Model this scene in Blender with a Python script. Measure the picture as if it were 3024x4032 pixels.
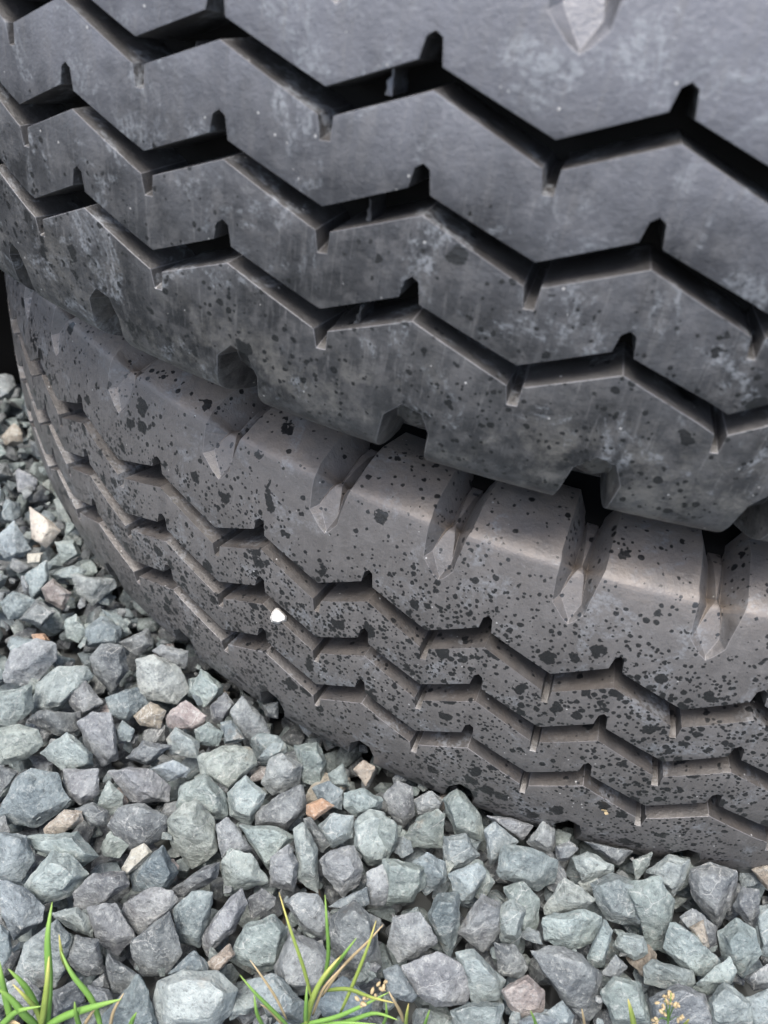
import bpy, bmesh, math, random
import numpy as np
from mathutils import Vector, Matrix

for o in list(bpy.data.objects):
    bpy.data.objects.remove(o, do_unlink=True)
scene = bpy.context.scene
col = scene.collection
random.seed(7)
rng = np.random.default_rng(7)

# ---------------------------------------------------------------- camera
CAM = Vector((-0.01327, -0.72569, 0.10621))
RIGHT = Vector((0.962417, 0.246957, 0.112985))
DOWN = Vector((0.237043, -0.560862, -0.793249))
FWD = Vector((-0.13253, 0.790219, -0.598323))
cd = bpy.data.cameras.new('camera')
cam = bpy.data.objects.new('camera', cd)
col.objects.link(cam)
m = Matrix((RIGHT, -DOWN, -FWD)).transposed().to_4x4()
m.translation = CAM
cam.matrix_world = m
cd.sensor_fit = 'HORIZONTAL'
cd.sensor_width = 36.0
cd.lens = 39.008
cd.clip_start = 0.01
cd.clip_end = 400.0
cd.dof.use_dof = True
cd.dof.focus_distance = 0.36
cd.dof.aperture_fstop = 17.0
scene.camera = cam
scene.cycles.max_bounces = 5
scene.cycles.diffuse_bounces = 3
scene.cycles.glossy_bounces = 2

# ---------------------------------------------------------------- light
SUN_EL, SUN_AZ = math.radians(68), math.radians(200)
w = bpy.data.worlds.new('World')
scene.world = w
w.use_nodes = True
nt = w.node_tree
bg = nt.nodes['Background']
sky = nt.nodes.new('ShaderNodeTexSky')
sky.sky_type = 'NISHITA'
sky.sun_disc = False
sky.sun_elevation = SUN_EL
sky.sun_rotation = SUN_AZ
sky.air_density = 1.0
sky.dust_density = 4.0
sky.ozone_density = 1.0
nt.links.new(sky.outputs[0], bg.inputs[0])
bg.inputs[1].default_value = 0.115
sl = bpy.data.lights.new('sun', 'SUN')
sl.energy = 1.5
sl.angle = math.radians(26)
sl.color = (1.0, 0.96, 0.91)
sun = bpy.data.objects.new('sun', sl)
col.objects.link(sun)
sd = Vector((math.sin(SUN_AZ) * math.cos(SUN_EL), math.cos(SUN_AZ) * math.cos(SUN_EL), math.sin(SUN_EL)))
sun.rotation_euler = sd.to_track_quat('Z', 'Y').to_euler()
vs = scene.view_settings
vs.view_transform = 'Standard'
vs.look = 'None'
vs.exposure = 1.5
vs.gamma = 1.0

# ---------------------------------------------------------------- helpers
def tag(o, label=None, cat=None, group=None, kind=None):
    if label: o['label'] = label
    if cat: o['category'] = cat
    if group: o['group'] = group
    if kind: o['kind'] = kind
    return o

def empty(name, loc=(0, 0, 0)):
    o = bpy.data.objects.new(name, None)
    o.empty_display_size = 0.05
    col.objects.link(o)
    o.location = loc
    return o

def link(name, me, mat=None, parent=None):
    o = bpy.data.objects.new(name, me)
    col.objects.link(o)
    if mat is not None and not me.materials:
        me.materials.append(mat)
    if parent is not None:
        o.parent = parent
    return o

class NT:
    """small helper for building shader node trees"""
    def __init__(self, name):
        self.mat = bpy.data.materials.new(name)
        self.mat.use_nodes = True
        self.t = self.mat.node_tree
        self.b = self.t.nodes['Principled BSDF']
    def n(self, typ, **kw):
        nd = self.t.nodes.new(typ)
        for k, v in kw.items():
            setattr(nd, k, v)
        return nd
    def set(self, sock, v):
        if isinstance(v, bpy.types.NodeSocket):
            self.t.links.new(v, sock)
        else:
            sock.default_value = v
    def noise(self, vec, scale, detail=4, rough=0.55, dist=0.0):
        nd = self.n('ShaderNodeTexNoise')
        self.set(nd.inputs['Vector'], vec)
        nd.inputs['Scale'].default_value = scale
        nd.inputs['Detail'].default_value = detail
        nd.inputs['Roughness'].default_value = rough
        nd.inputs['Distortion'].default_value = dist
        return nd.outputs[0]
    def voro(self, vec, scale, feat='F1', rand=1.0):
        nd = self.n('ShaderNodeTexVoronoi', feature=feat)
        self.set(nd.inputs['Vector'], vec)
        nd.inputs['Scale'].default_value = scale
        nd.inputs['Randomness'].default_value = rand
        return nd
    def math(self, op, a, b=0.0, c=0.0, clamp=False):
        nd = self.n('ShaderNodeMath', operation=op)
        nd.use_clamp = clamp
        self.set(nd.inputs[0], a); self.set(nd.inputs[1], b); self.set(nd.inputs[2], c)
        return nd.outputs[0]
    def vmath(self, op, a, b):
        nd = self.n('ShaderNodeVectorMath', operation=op)
        self.set(nd.inputs[0], a); self.set(nd.inputs[1], b)
        return nd.outputs[0]
    def ramp(self, v, lo, hi, smooth=True):
        nd = self.n('ShaderNodeMapRange')
        nd.interpolation_type = 'SMOOTHSTEP' if smooth else 'LINEAR'
        self.set(nd.inputs[0], v)
        self.set(nd.inputs[1], lo); self.set(nd.inputs[2], hi)
        return nd.outputs[0]
    def mix(self, f, a, b):
        nd = self.n('ShaderNodeMix', data_type='RGBA')
        self.set(nd.inputs[0], f)
        self.set(nd.inputs[6], a if isinstance(a, bpy.types.NodeSocket) else (*a, 1))
        self.set(nd.inputs[7], b if isinstance(b, bpy.types.NodeSocket) else (*b, 1))
        return nd.outputs[2]
    def bump(self, h, strength, dist, prev=None):
        nd = self.n('ShaderNodeBump')
        self.set(nd.inputs['Height'], h)
        nd.inputs['Strength'].default_value = strength
        nd.inputs['Distance'].default_value = dist
        if prev is not None:
            self.t.links.new(prev, nd.inputs['Normal'])
        return nd.outputs[0]

# ---------------------------------------------------------------- tyre geometry
R = 0.5
NOM = 0.058                 # nominal pitch length, m
C0 = 0.0202                 # tread centre above the pattern origin
GZ = 0.03075                # groove spacing
HALF = 0.090

# cross-section of tread and shoulder as (arc length s, tangent angle) -> r drop, z
def profile(key):
    S = np.arange(0, 122.01, 0.25)
    ph = np.radians(np.interp(S, [k[0] for k in key], [k[1] for k in key]))
    z = np.concatenate(([0], np.cumsum(np.cos(ph[:-1]) * .25))) / 1000
    d = np.concatenate(([0], np.cumsum(np.sin(ph[:-1]) * .25))) / 1000
    # smoothed normal direction for depth offsets
    k = np.ones(41) / 41
    phs = np.convolve(np.pad(ph, 20, mode='edge'), k, mode='valid')
    return S / 1000, z, d, phs
KEY_UP = [(0, 0), (40, 3), (58, 8), (74, 17), (77.5, 20), (80.5, 54), (84, 60), (98, 68), (106, 88), (122, 104)]
KEY_LO = [(0, 0), (40, 3), (58, 8), (70, 15), (74, 22), (79, 44), (84, 60), (90, 66), (122, 82)]
PS, PZ, PD, PPH = profile(KEY_UP)
_, QZ, QD, QPH = profile(KEY_LO)

def bend(a_frac_theta, s, h):
    """theta, arc coordinate and depth -> xyz (tyre centre at origin)"""
    sg = np.sign(s)
    sa = np.abs(s)
    u_ = s >= 0
    z = np.where(u_, np.interp(sa, PS, PZ), np.interp(sa, PS, QZ))
    d = np.where(u_, np.interp(sa, PS, PD), np.interp(sa, PS, QD))
    ph = np.where(u_, np.interp(sa, PS, PPH), np.interp(sa, PS, QPH))
    r = R - d - h * np.cos(ph)
    z = sg * (z - h * np.sin(ph))
    return np.stack([r * np.cos(a_frac_theta), r * np.sin(a_frac_theta), z], 1)

# edge outlines over one pitch: (fraction, z mm, foot shift u mm, foot shift z mm)
UP_EDGE = [(0.012, -2.3, 0, -1.0), (0.402, 8.8, .1, -.8), (0.418, 14.2, .3, -.4),
           (0.452, 15.8, 0, -.5), (0.486, 14.6, -.3, -.4), (0.505, 8.2, -.1, -.9)]
LO_EDGE = [(-0.012, -9.5, -.1, 1.1), (0.010, -15.8, .4, 5.5), (0.060, -15.5, -.4, 5.5),
           (0.064, -8.9, .1, 1.1), (0.485, 2.6, 0, 1.1)]
GSH = [0.0, 0.043, 0.079]
GROOVE_D = 0.0135

def edge_pts(edge, g, pitches, dz0=0.0):
    zc = (1 - g) * GZ + dz0 / 1000
    out = []
    for k in pitches:
        for a, z, du, dz in edge:
            out.append(((a + GSH[g] + k) * NOM, zc + z / 1000, du / 1000, dz / 1000))
    return out

def rib_cell(kind, tip=56.0, lift=0.0):
    """one pitch of a rib as flat slab in (u, s, -h)"""
    P = range(-2, 4)
    depth = 0.0215
    if kind == 'upper_shoulder':
        low = edge_pts(UP_EDGE, 0, P, lift); top = None
        depth = 0.0215
    elif kind == 'lower_shoulder':
        top = edge_pts(LO_EDGE, 2, P); low = None
        depth = 0.0215
    else:
        g = int(kind[-1])
        top = edge_pts(LO_EDGE, g, P); low = edge_pts(UP_EDGE, g + 1, P, lift)
    u0, u1 = -1.5 * NOM, 2.5 * NOM
    if top is None:
        top = [(-2 * NOM, .1215, 0, 0), (4 * NOM, .1215, 0, 0)]
    if low is None:
        low = [(-2 * NOM, -.118, 0, 0), (4 * NOM, -.118, 0, 0)]
    ring = top + low[::-1]
    bm = bmesh.new()
    tv = [bm.verts.new((u, s, 0)) for u, s, du, dz in ring]
    bv = [bm.verts.new((u + du, s + dz, -depth)) for u, s, du, dz in ring]
    n = len(ring)
    bm.faces.new(tv[::-1])
    bm.faces.new(bv)
    edges = []
    for i in range(n):
        j = (i + 1) % n
        bm.faces.new((tv[i], tv[j], bv[j], bv[i]))
    bmesh.ops.recalc_face_normals(bm, faces=bm.faces[:])
    if kind in ('upper_shoulder', 'lower_shoulder'):
        bmesh.ops.triangulate(bm, faces=bm.faces[:])
        bm = cut_notches(bm, kind, tip)
    lay = bm.faces.layers.float.new('edge')
    # bevel all crisp top edges
    bm.normal_update()
    eds = []
    for e in bm.edges:
        if len(e.link_faces) == 2 and e.calc_face_angle(0) > math.radians(28):
            if max(v.co.z for v in e.verts) > -0.0125:
                mid = (e.verts[0].co + e.verts[1].co) / 2
                if abs(mid.y) < 0.1170 and not (abs(mid.x + 2 * NOM) < .02 or abs(mid.x - 4 * NOM) < .02):
                    eds.append(e)
    rb = bmesh.ops.bevel(bm, geom=eds, offset=0.0013, offset_type='OFFSET', segments=3, profile=0.5,
                         affect='EDGES', clamp_overlap=True)
    for f in rb['faces']:
        f[lay] = 1.0
    bmesh.ops.triangulate(bm, faces=[f for f in bm.faces if len(f.verts) > 4])
    # keep the middle pitch, slice for bending
    def bis(co, no, co_in=False, co_out=False):
        bmesh.ops.bisect_plane(bm, geom=bm.verts[:] + bm.edges[:] + bm.faces[:], dist=1e-7, plane_co=co,
                               plane_no=no, clear_outer=co_out, clear_inner=co_in)
    a0 = 0.25
    bis((a0 * NOM, 0, 0), (1, 0, 0), co_in=True)
    bis(((a0 + 1) * NOM, 0, 0), (1, 0, 0), co_out=True)
    for i in range(1, 7):
        bis(((a0 + i / 7) * NOM, 0, 0), (1, 0, 0))
    ys = [v.co.y for v in bm.verts]
    for s in (-.104, -.093, -.086, -.0825, -.0805, -.079, -.0775, -.074, -.064, -.055, -.045, -.032, -.015,
              .015, .032, .045, .055, .064, .074, .0775, .079, .0805, .0825, .086, .093, .104):
        if min(ys) + .002 < s < max(ys) - .002:
            bis((0, s, 0), (0, 1, 0))
    # drop the hidden underside
    dead = [f for f in bm.faces if f.normal.z < -0.5 and f.calc_center_median().z < -depth + 1e-5]
    bmesh.ops.delete(bm, geom=dead, context='FACES')
    bmesh.ops.remove_doubles(bm, verts=bm.verts[:], dist=2e-6)
    V = np.array([v.co[:] for v in bm.verts])
    bm.verts.index_update()
    lay = bm.faces.layers.float['edge']
    F = [tuple(v.index for v in f.verts) for f in bm.faces]
    E = [f[lay] for f in bm.faces]
    bm.free()
    return V, F, E

def cut_notches(bm, kind, tip):
    up = kind == 'upper_shoulder'
    sg = 1 if up else -1
    ca = 0.0 if up else 0.605
    me = bpy.data.meshes.new('tmp'); bm.to_mesh(me); bm.free()
    ob = bpy.data.objects.new('tmp', me); col.objects.link(ob)
    nb = bmesh.new()
    for k in range(-2, 5):
        # outer outline and floor of the scoop: (fraction, s mm, depth mm)
        if up:
            e = tip - 56
            outer = [(0.02, 54 + e), (.16, 61 + e), (.17, 70 + e), (.20, 82), (.27, 126), (-.20, 126), (-.215, 84), (-.21, 73 + e), (-.19, 62 + e)]
            floor = [(.015, 58 + e, 1.5), (.07, 65 + e, 3.4), (.055, 75 + e, 7.5), (.05, 84, 12), (.08, 124, 11), (-.04, 124, 11), (-.045, 86, 12), (-.06, 77 + e, 7.5), (-.095, 67 + e, 3.4)]
        else:
            outer = [(-.03, 55), (.09, 57), (.15, 65), (.135, 78), (.19, 124), (-.23, 124), (-.175, 78), (-.135, 62)]
            floor = [(-.015, 61, 7.5), (.055, 62, 8.5), (.095, 69, 10.0), (.09, 80, 12), (.11, 112, 10.5), (-.13, 112, 10.5), (-.10, 80, 12), (-.085, 66, 8.5)]
        n = len(outer)
        ov = [nb.verts.new(((ca + k + a) * NOM, sg * s / 1000, 0.004)) for a, s in outer]
        # push the rim outward as it leaves the surface
        fv = [nb.verts.new(((ca + k + a) * NOM, sg * s / 1000, -h / 1000)) for a, s, h in floor]
        fl = [nb.faces.new(ov)]
        c = nb.verts.new((sum((v.co for v in fv), Vector()) / n))
        for i in range(n):
            j = (i + 1) % n
            fl.append(nb.faces.new((fv[i], fv[j], c)))
            fl.append(nb.faces.new((ov[i], ov[j], fv[j], fv[i])))
    bmesh.ops.triangulate(nb, faces=nb.faces[:])
    bmesh.ops.recalc_face_normals(nb, faces=nb.faces[:])
    cm = bpy.data.meshes.new('cut'); nb.to_mesh(cm); nb.free()
    co = bpy.data.objects.new('cut', cm); col.objects.link(co)
    md = ob.modifiers.new('b', 'BOOLEAN'); md.operation = 'DIFFERENCE'; md.object = co; md.solver = 'EXACT'
    dg = bpy.context.evaluated_depsgraph_get()
    ev = ob.evaluated_get(dg)
    r = bmesh.new(); r.from_mesh(ev.to_mesh())
    bmesh.ops.dissolve_limit(r, angle_limit=math.radians(2), verts=r.verts[:], edges=r.edges[:])
    bpy.data.objects.remove(ob); bpy.data.objects.remove(co)
    bpy.data.meshes.remove(me); bpy.data.meshes.remove(cm)
    return r

CELLS = {k: rib_cell(k) for k in ('rib0', 'rib1', 'lower_shoulder')}
CELLS['upper_shoulder_top'] = rib_cell('upper_shoulder', 46.5)
for k in ('upper_shoulder', 'rib0', 'rib1'):      # the lower tyre's grooves gape a little wider
    CELLS[k + '_wide'] = rib_cell(k, 56.0, 2.6)
CELLS['lower_shoulder_wide'] = CELLS['lower_shoulder']

def pitch_angles(known):
    """full list of pitch boundary angles round the tyre from the measured ones"""
    rest = 2 * math.pi - (known[-1] - known[0])
    n = round(rest / 0.116)
    lens = np.array([random.choice((.104, .116, .128)) for _ in range(n)])
    lens *= rest / lens.sum()
    a = list(known)
    for l in lens[:-1]:
        a.append(a[-1] + l)
    return a + [known[0] + 2 * math.pi]

def ring_mesh(name, cell, ang):
    V, F, E = CELLS[cell]
    n = len(ang) - 1
    u = V[:, 0] / NOM
    allV, allF = [], []
    A = np.array(ang)
    for k in range(n):
        # pieces past the end of this pitch stretch with the next one
        fr = u + k
        i = np.floor(fr).astype(int)
        f = fr - i
        th = A[np.mod(i, n)] + 2 * math.pi * (i // n) + f * (A[np.mod(i, n) + 1] - A[np.mod(i, n)])
        allV.append(bend(th, V[:, 1], -V[:, 2]))
        off = k * len(V)
        allF += [tuple(x + off for x in f_) for f_ in F]
    me = bpy.data.meshes.new(name)
    me.from_pydata(np.concatenate(allV).tolist(), [], allF)
    at = me.attributes.new('edge', 'FLOAT', 'FACE')
    at.data.foreach_set('value', E * n)
    bm = bmesh.new(); bm.from_mesh(me)
    bmesh.ops.remove_doubles(bm, verts=bm.verts[:], dist=3e-6)
    bmesh.ops.recalc_face_normals(bm, faces=bm.faces[:])
    bm.to_mesh(me); bm.free()
    me.polygons.foreach_set('use_smooth', [True] * len(me.polygons))
    me.set_sharp_from_angle(angle=math.radians(32))
    return me

def lathe(name, prof, seg=256):
    th = np.arange(seg) * 2 * math.pi / seg
    n = len(prof)
    V = [(r * math.cos(t), r * math.sin(t), z) for t in th for r, z in prof]
    F = []
    for i in range(seg):
        j = (i + 1) % seg
        for k in range(n):
            l = (k + 1) % n
            F.append((i * n + k, j * n + k, j * n + l, i * n + l))
    me = bpy.data.meshes.new(name)
    me.from_pydata(V, [], F)
    bm = bmesh.new(); bm.from_mesh(me)
    bmesh.ops.recalc_face_normals(bm, faces=bm.faces[:])
    bm.to_mesh(me); bm.free()
    me.polygons.foreach_set('use_smooth', [True] * len(me.polygons))
    me.set_sharp_from_angle(angle=math.radians(40))
    return me

# casing cross-section, closed loop (tread floor, shoulder, sidewall, bead, liner)
half = [(R - .0208, 0), (R - .0210, .030), (R - .0220, .050), (R - .0245, .062), (R - .0320, .072), (R - .0420, .0790),
        (R - .0500, .0790), (R - .0560, .0795), (R - .0700, .0810), (R - .0950, .0880), (R - .1150, .0925), (R - .1300, .0890), (R - .1500, .0820), (R - .1530, .0835),
        (R - .1570, .0815), (R - .1750, .0720), (R - .1950, .0660), (R - .2050, .0650), (R - .2120, .0600),
        (R - .2120, .0480), (R - .2000, .0460), (R - .1700, .0560), (R - .1300, .0660), (R - .0900, .0670), (R - .0550, .0580), (R - .0420, .0380), (R - .0390, 0)]
CASING = half + [(r, -z) for r, z in half[::-1] if z != 0]
# ---------------------------------------------------------------- rubber
def rubber(name, droplets, seed, dust, sky_sheen):
    N = NT(name)
    tc = N.n('ShaderNodeTexCoord')
    geo = N.n('ShaderNodeNewGeometry')
    vec = N.vmath('ADD', tc.outputs['Object'], (seed, seed * 1.7, seed * .3))
    sep = N.n('ShaderNodeSeparateXYZ'); N.set(sep.inputs[0], tc.outputs['Object'])
    sn = N.n('ShaderNodeSeparateXYZ'); N.set(sn.inputs[0], geo.outputs['True Normal'])
    # cleaner and dustier patches of rubber
    n1 = N.noise(vec, 28, 6, .62)
    n2 = N.noise(vec, 130, 5, .6)
    n3 = N.noise(vec, 620, 4, .6)
    base = N.mix(N.ramp(n1, .36, .66), (.014, .015, .017), (.050, .052, .055))
    base = N.mix(N.math('MULTIPLY', N.ramp(n2, .46, .66), .60), base, (.090, .090, .091))
    # tread-face mask; groove and slit walls get shade painted in as darker rubber
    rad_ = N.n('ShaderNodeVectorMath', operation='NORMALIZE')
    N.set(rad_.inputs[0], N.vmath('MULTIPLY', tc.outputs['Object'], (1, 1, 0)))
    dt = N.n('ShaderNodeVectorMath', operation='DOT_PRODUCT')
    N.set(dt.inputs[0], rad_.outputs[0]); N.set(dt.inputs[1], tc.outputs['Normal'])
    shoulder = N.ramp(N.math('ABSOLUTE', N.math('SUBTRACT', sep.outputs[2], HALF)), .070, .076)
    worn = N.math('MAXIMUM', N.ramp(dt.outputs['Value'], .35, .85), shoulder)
    # bluish sky sheen painted into the colour, stronger towards the upper shoulder
    sheen_f = N.math('ADD', N.ramp(sep.outputs[2], .03, .19), N.math('MULTIPLY', N.math('SUBTRACT', n1, .5), .8))
    base = N.mix(N.math('MULTIPLY', N.math('MULTIPLY', N.ramp(sheen_f, 0, 1), worn), sky_sheen), base, (.140, .147, .170))
    # streaks running down the tyre
    st = N.vmath('MULTIPLY', vec, (1.0, 1.0, .12))
    sk = N.noise(st, 210, 4, .6)
    base = N.mix(N.math('MULTIPLY', N.ramp(sk, .52, .74), .40), base, (.125, .125, .127))
    fs = N.noise(N.vmath('MULTIPLY', vec, (1.0, 1.0, .07)), 640, 4, .65)
    base = N.mix(N.math('MULTIPLY', N.ramp(fs, .55, .72), .35), base, (.16, .16, .16))
    base = N.mix(N.math('MULTIPLY', N.math('SUBTRACT', 1.0, worn), .6), base, (.040, .038, .037))  # groove shade painted in: walls mixed darker than the tread
    edge = N.n('ShaderNodeAttribute'); edge.attribute_name = 'edge'
    # rubbed edges, with the highlight along them painted in
    base = N.mix(N.math('MULTIPLY', edge.outputs['Fac'], N.math('ADD', N.math('MULTIPLY', n2, .7), .15)), base, (.21, .21, .22))
    # settled brown dust on faces that look up
    up = N.ramp(sn.outputs[2], .10, .75)
    dn = N.ramp(N.noise(vec, 75, 6, .65), .30, .70)
    dm = N.math('MULTIPLY', N.math('MULTIPLY', N.math('MULTIPLY', up, N.math('ADD', N.math('MULTIPLY', N.ramp(sep.outputs[2], .150, .163), .85), .15)), N.math('ADD', N.math('MULTIPLY', dn, .7), .3)), dust)
    base = N.mix(dm, base, (.255, .205, .160))
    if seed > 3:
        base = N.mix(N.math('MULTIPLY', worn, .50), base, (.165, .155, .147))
    else:
        # dried pale mud spattered on the lower shoulder
        mud = N.math('MULTIPLY', N.ramp(N.noise(vec, 55, 8, .7), .46, .66), N.ramp(sep.outputs[2], .062, .022))
        base = N.mix(N.math('MULTIPLY', mud, .6), base, (.185, .180, .165))
    # pale chalky scuffs
    sc = N.math('MULTIPLY', N.ramp(N.noise(vec, 42, 7, .72, .6), .52, .63), N.ramp(n3, .36, .60))
    base = N.mix(N.math('MULTIPLY', sc, .62 if seed < 3 else .42), base, (.25, .27, .29))
    # tiny white grit
    gv = N.voro(vec, 210)
    gs = N.math('MULTIPLY', N.math('LESS_THAN', gv.outputs['Distance'], .085), N.math('GREATER_THAN', N.noise(vec, 60, 2), .56))
    base = N.mix(N.math('MULTIPLY', gs, .8), base, (.42, .42, .41))
    # dark wet drops
    rough = N.math('ADD', N.math('MULTIPLY', n2, .25), .33)
    if droplets > 0:
        wv = N.n('ShaderNodeTexNoise'); N.set(wv.inputs['Vector'], vec)
        wv.inputs['Scale'].default_value = 300; wv.inputs['Detail'].default_value = 3
        warp = N.vmath('ADD', vec, N.vmath('MULTIPLY', N.vmath('SUBTRACT', wv.outputs['Color'], (.5, .5, .5)), (.006, .006, .006)))
        warp2 = N.vmath('ADD', vec, N.vmath('MULTIPLY', N.vmath('SUBTRACT', wv.outputs['Color'], (.5, .5, .5)), (.0016, .0016, .0016)))
        dens = N.math('ADD', N.math('MULTIPLY', N.ramp(N.noise(vec, 22, 5, .65), .32, .64), .85), .15)
        dens = N.math('MULTIPLY', dens, droplets)
        if seed < 3:      # upper tyre: only its lower half caught the splashes
            dens = N.math('MULTIPLY', dens, N.ramp(sep.outputs[2], .105, .045))
        else:             # lower tyre: less on the sheltered shoulder
            dens = N.math('MULTIPLY', dens, N.math('ADD', N.math('MULTIPLY', N.ramp(sep.outputs[2], .165, .12), .8), .2))
        dens = N.math('MULTIPLY', dens, N.math('ADD', N.math('MULTIPLY', worn, .85), .15))
        masks = []
        for sc_, rr, wp in ((280, .38, warp2), (520, .43, warp2), (120, .42, warp)):
            v = N.voro(wp, sc_)
            vs_ = N.n('ShaderNodeSeparateColor'); N.set(vs_.inputs[0], v.outputs['Color'])
            on = N.math('LESS_THAN', vs_.outputs[0], N.math('MULTIPLY', dens, .98 if sc_ != 120 else .65))
            rad = N.math('ADD', N.math('MULTIPLY', vs_.outputs[1], rr * .7), rr * .45)
            mk = N.ramp(N.math('SUBTRACT', rad, v.outputs['Distance']), 0, .035)
            masks.append(N.math('MULTIPLY', mk, on))
        wet = N.math('MAXIMUM', N.math('MAXIMUM', masks[0], masks[1]), masks[2])
        base = N.mix(N.math('MULTIPLY', wet, .92), base, (.008, .009, .010))
        rough = N.math('SUBTRACT', rough, N.math('MULTIPLY', wet, .12))
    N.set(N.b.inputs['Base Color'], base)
    N.set(N.b.inputs['Roughness'], rough)
    N.b.inputs['Specular IOR Level'].default_value = .75
    b = N.bump(n3, .40, .0007)
    b = N.bump(N.noise(vec, 140, 6, .7), .22, .002, b)
    N.set(N.b.inputs['Normal'], b)
    return N.mat

def make_tyre(known, loc, rot, mat, label, suffix=('', '_top')):
    root = empty('tyre')
    tag(root, label, 'tyre')
    ang = pitch_angles(known)
    parts = [('casing', lathe('casing', CASING))]
    for nm, c in (('shoulder_rib', 'upper_shoulder' + suffix[1]), ('tread_rib', 'rib0' + suffix[0]), ('tread_rib', 'rib1' + suffix[0]), ('shoulder_rib', 'lower_shoulder' + suffix[0])):
        parts.append((nm, ring_mesh(nm, c, ang)))
    for nm, me in parts:
        me.transform(Matrix.Translation((0, 0, HALF)))
        o = link(nm, me, RUB_IN if nm == 'casing' else mat, root)
    root.rotation_euler = rot.to_euler()
    root.location = Vector(loc) + rot @ Vector((0, 0, C0 - HALF))
    return root

N = NT('rubber_casing')
tc = N.n('ShaderNodeTexCoord')
N.set(N.b.inputs['Base Color'], N.mix(N.noise(tc.outputs['Object'], 60, 5), (.007, .007, .007), (.018, .017, .016)))  # near-black colour puts shade into groove floors and the gap between tyres
N.b.inputs['Roughness'].default_value = .7
N.b.inputs['Specular IOR Level'].default_value = .1
RUB_IN = N.mat
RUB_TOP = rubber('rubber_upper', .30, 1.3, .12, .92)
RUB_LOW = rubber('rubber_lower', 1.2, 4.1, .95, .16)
TH0 = [-2.08008, -1.99393, -1.87478, -1.74536, -1.61853, -1.49213, -1.39742, -1.29301]
TH1 = [-2.32764, -2.23222, -2.09771, -1.95392, -1.83892, -1.73617, -1.63212, -1.52956, -1.4178, -1.26352]
ROT0 = Matrix(((0.999638, -0.000296, 0.026916), (-0.000296, 0.999758, 0.022015), (-0.026916, -0.022015, 0.999395)))
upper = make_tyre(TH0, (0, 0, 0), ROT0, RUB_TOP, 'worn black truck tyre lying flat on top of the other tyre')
lower = make_tyre(TH1, (0.05137, 0.01168, -0.18382), Matrix.Identity(3), RUB_LOW, 'dusty water-spotted black truck tyre lying on the gravel underneath the other tyre', ('_wide', '_wide'))
# ---------------------------------------------------------------- gravel
from mathutils import noise as mn
W0, H0 = 1659.0, 2212.0     # units of the measured outlines
FPX = 39.008 / 36.0 * W0

def ray(x, y):
    d = RIGHT * ((x - W0 / 2) / FPX) + DOWN * ((y - H0 / 2) / FPX) + FWD
    return d.normalized()

def zg(x, y=0):
    t = min(max((x + .15) / .33, 0), 1)
    return -.246 + .024 * t

def on_ground(x, y, dz=0.0):
    d = ray(x, y)
    z = -.235
    for _ in range(6):
        s = (z + dz - CAM.z) / d.z
        P = CAM + d * s
        z = zg(P.x, P.y)
    return P, d, s

STONE_COL = {'b': (.190, .238, .255), 'g': (.240, .292, .284), 'G': (.300, .342, .322), 'W': (.305, .355, .335),
             'd': (.125, .136, .144), 'p': (.200, .215, .226), 'P': (.295, .248, .232), 't': (.330, .280, .215),
             'o': (.420, .255, .150), 'w': (.520, .480, .400)}

def stone_material(name, vertex_colour):
    N = NT(name)
    tc = N.n('ShaderNodeTexCoord')
    oi = N.n('ShaderNodeObjectInfo')
    if vertex_colour:
        at = N.n('ShaderNodeAttribute'); at.attribute_name = 'tint'
        colr = at.outputs['Color']; vec = tc.outputs['Object']
    else:
        colr = oi.outputs['Color']
        vec = N.vmath('ADD', tc.outputs['Object'], N.vmath('MULTIPLY', oi.outputs['Location'], (37., 41., 29.)))
    n1 = N.noise(vec, 70, 6, .65, .3)
    n2 = N.noise(vec, 420, 5, .7)
    n3 = N.noise(vec, 1500, 3, .6)
    c = N.mix(N.ramp(n1, .34, .68), N.mix(.42, colr, (.055, .062, .068)), N.mix(.28, colr, (.42, .46, .45)))
    c = N.mix(N.math('MULTIPLY', N.ramp(n2, .50, .70), .48), c, (.46, .48, .46))
    c = N.mix(N.math('MULTIPLY', N.ramp(n2, .48, .30), .55), c, (.055, .058, .062))
    c = N.mix(N.math('MULTIPLY', N.ramp(n3, .60, .75), .35), c, (.55, .56, .54))
    # thin pale veins
    v = N.voro(N.vmath('ADD', vec, N.vmath('MULTIPLY', N.noise(vec, 120, 3), (.012, .012, .012))), 62, 'DISTANCE_TO_EDGE')
    vein = N.math('MULTIPLY', N.ramp(v.outputs['Distance'], .022, .0), N.ramp(N.noise(vec, 40, 3), .44, .60))
    c = N.mix(N.math('MULTIPLY', vein, .45), c, (.55, .56, .54))
    # rusty stain on some faces
    st = N.ramp(N.noise(vec, 34, 4, .6), .66, .78)
    c = N.mix(N.math('MULTIPLY', st, .45), c, (.30, .21, .13))
    N.set(N.b.inputs['Base Color'], c)
    N.b.inputs['Roughness'].default_value = .82
    N.b.inputs['Specular IOR Level'].default_value = .35
    b = N.bump(n2, .8, .0014)
    b = N.bump(n3, .35, .0004, b)
    b = N.bump(N.noise(vec, 150, 6, .7), .8, .003, b)
    N.set(N.b.inputs['Normal'], b)
    return N.mat

MAT_STONE = stone_material('crushed_stone', False)
MAT_GRAVEL = stone_material('crushed_stone_fill', True)

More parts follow.
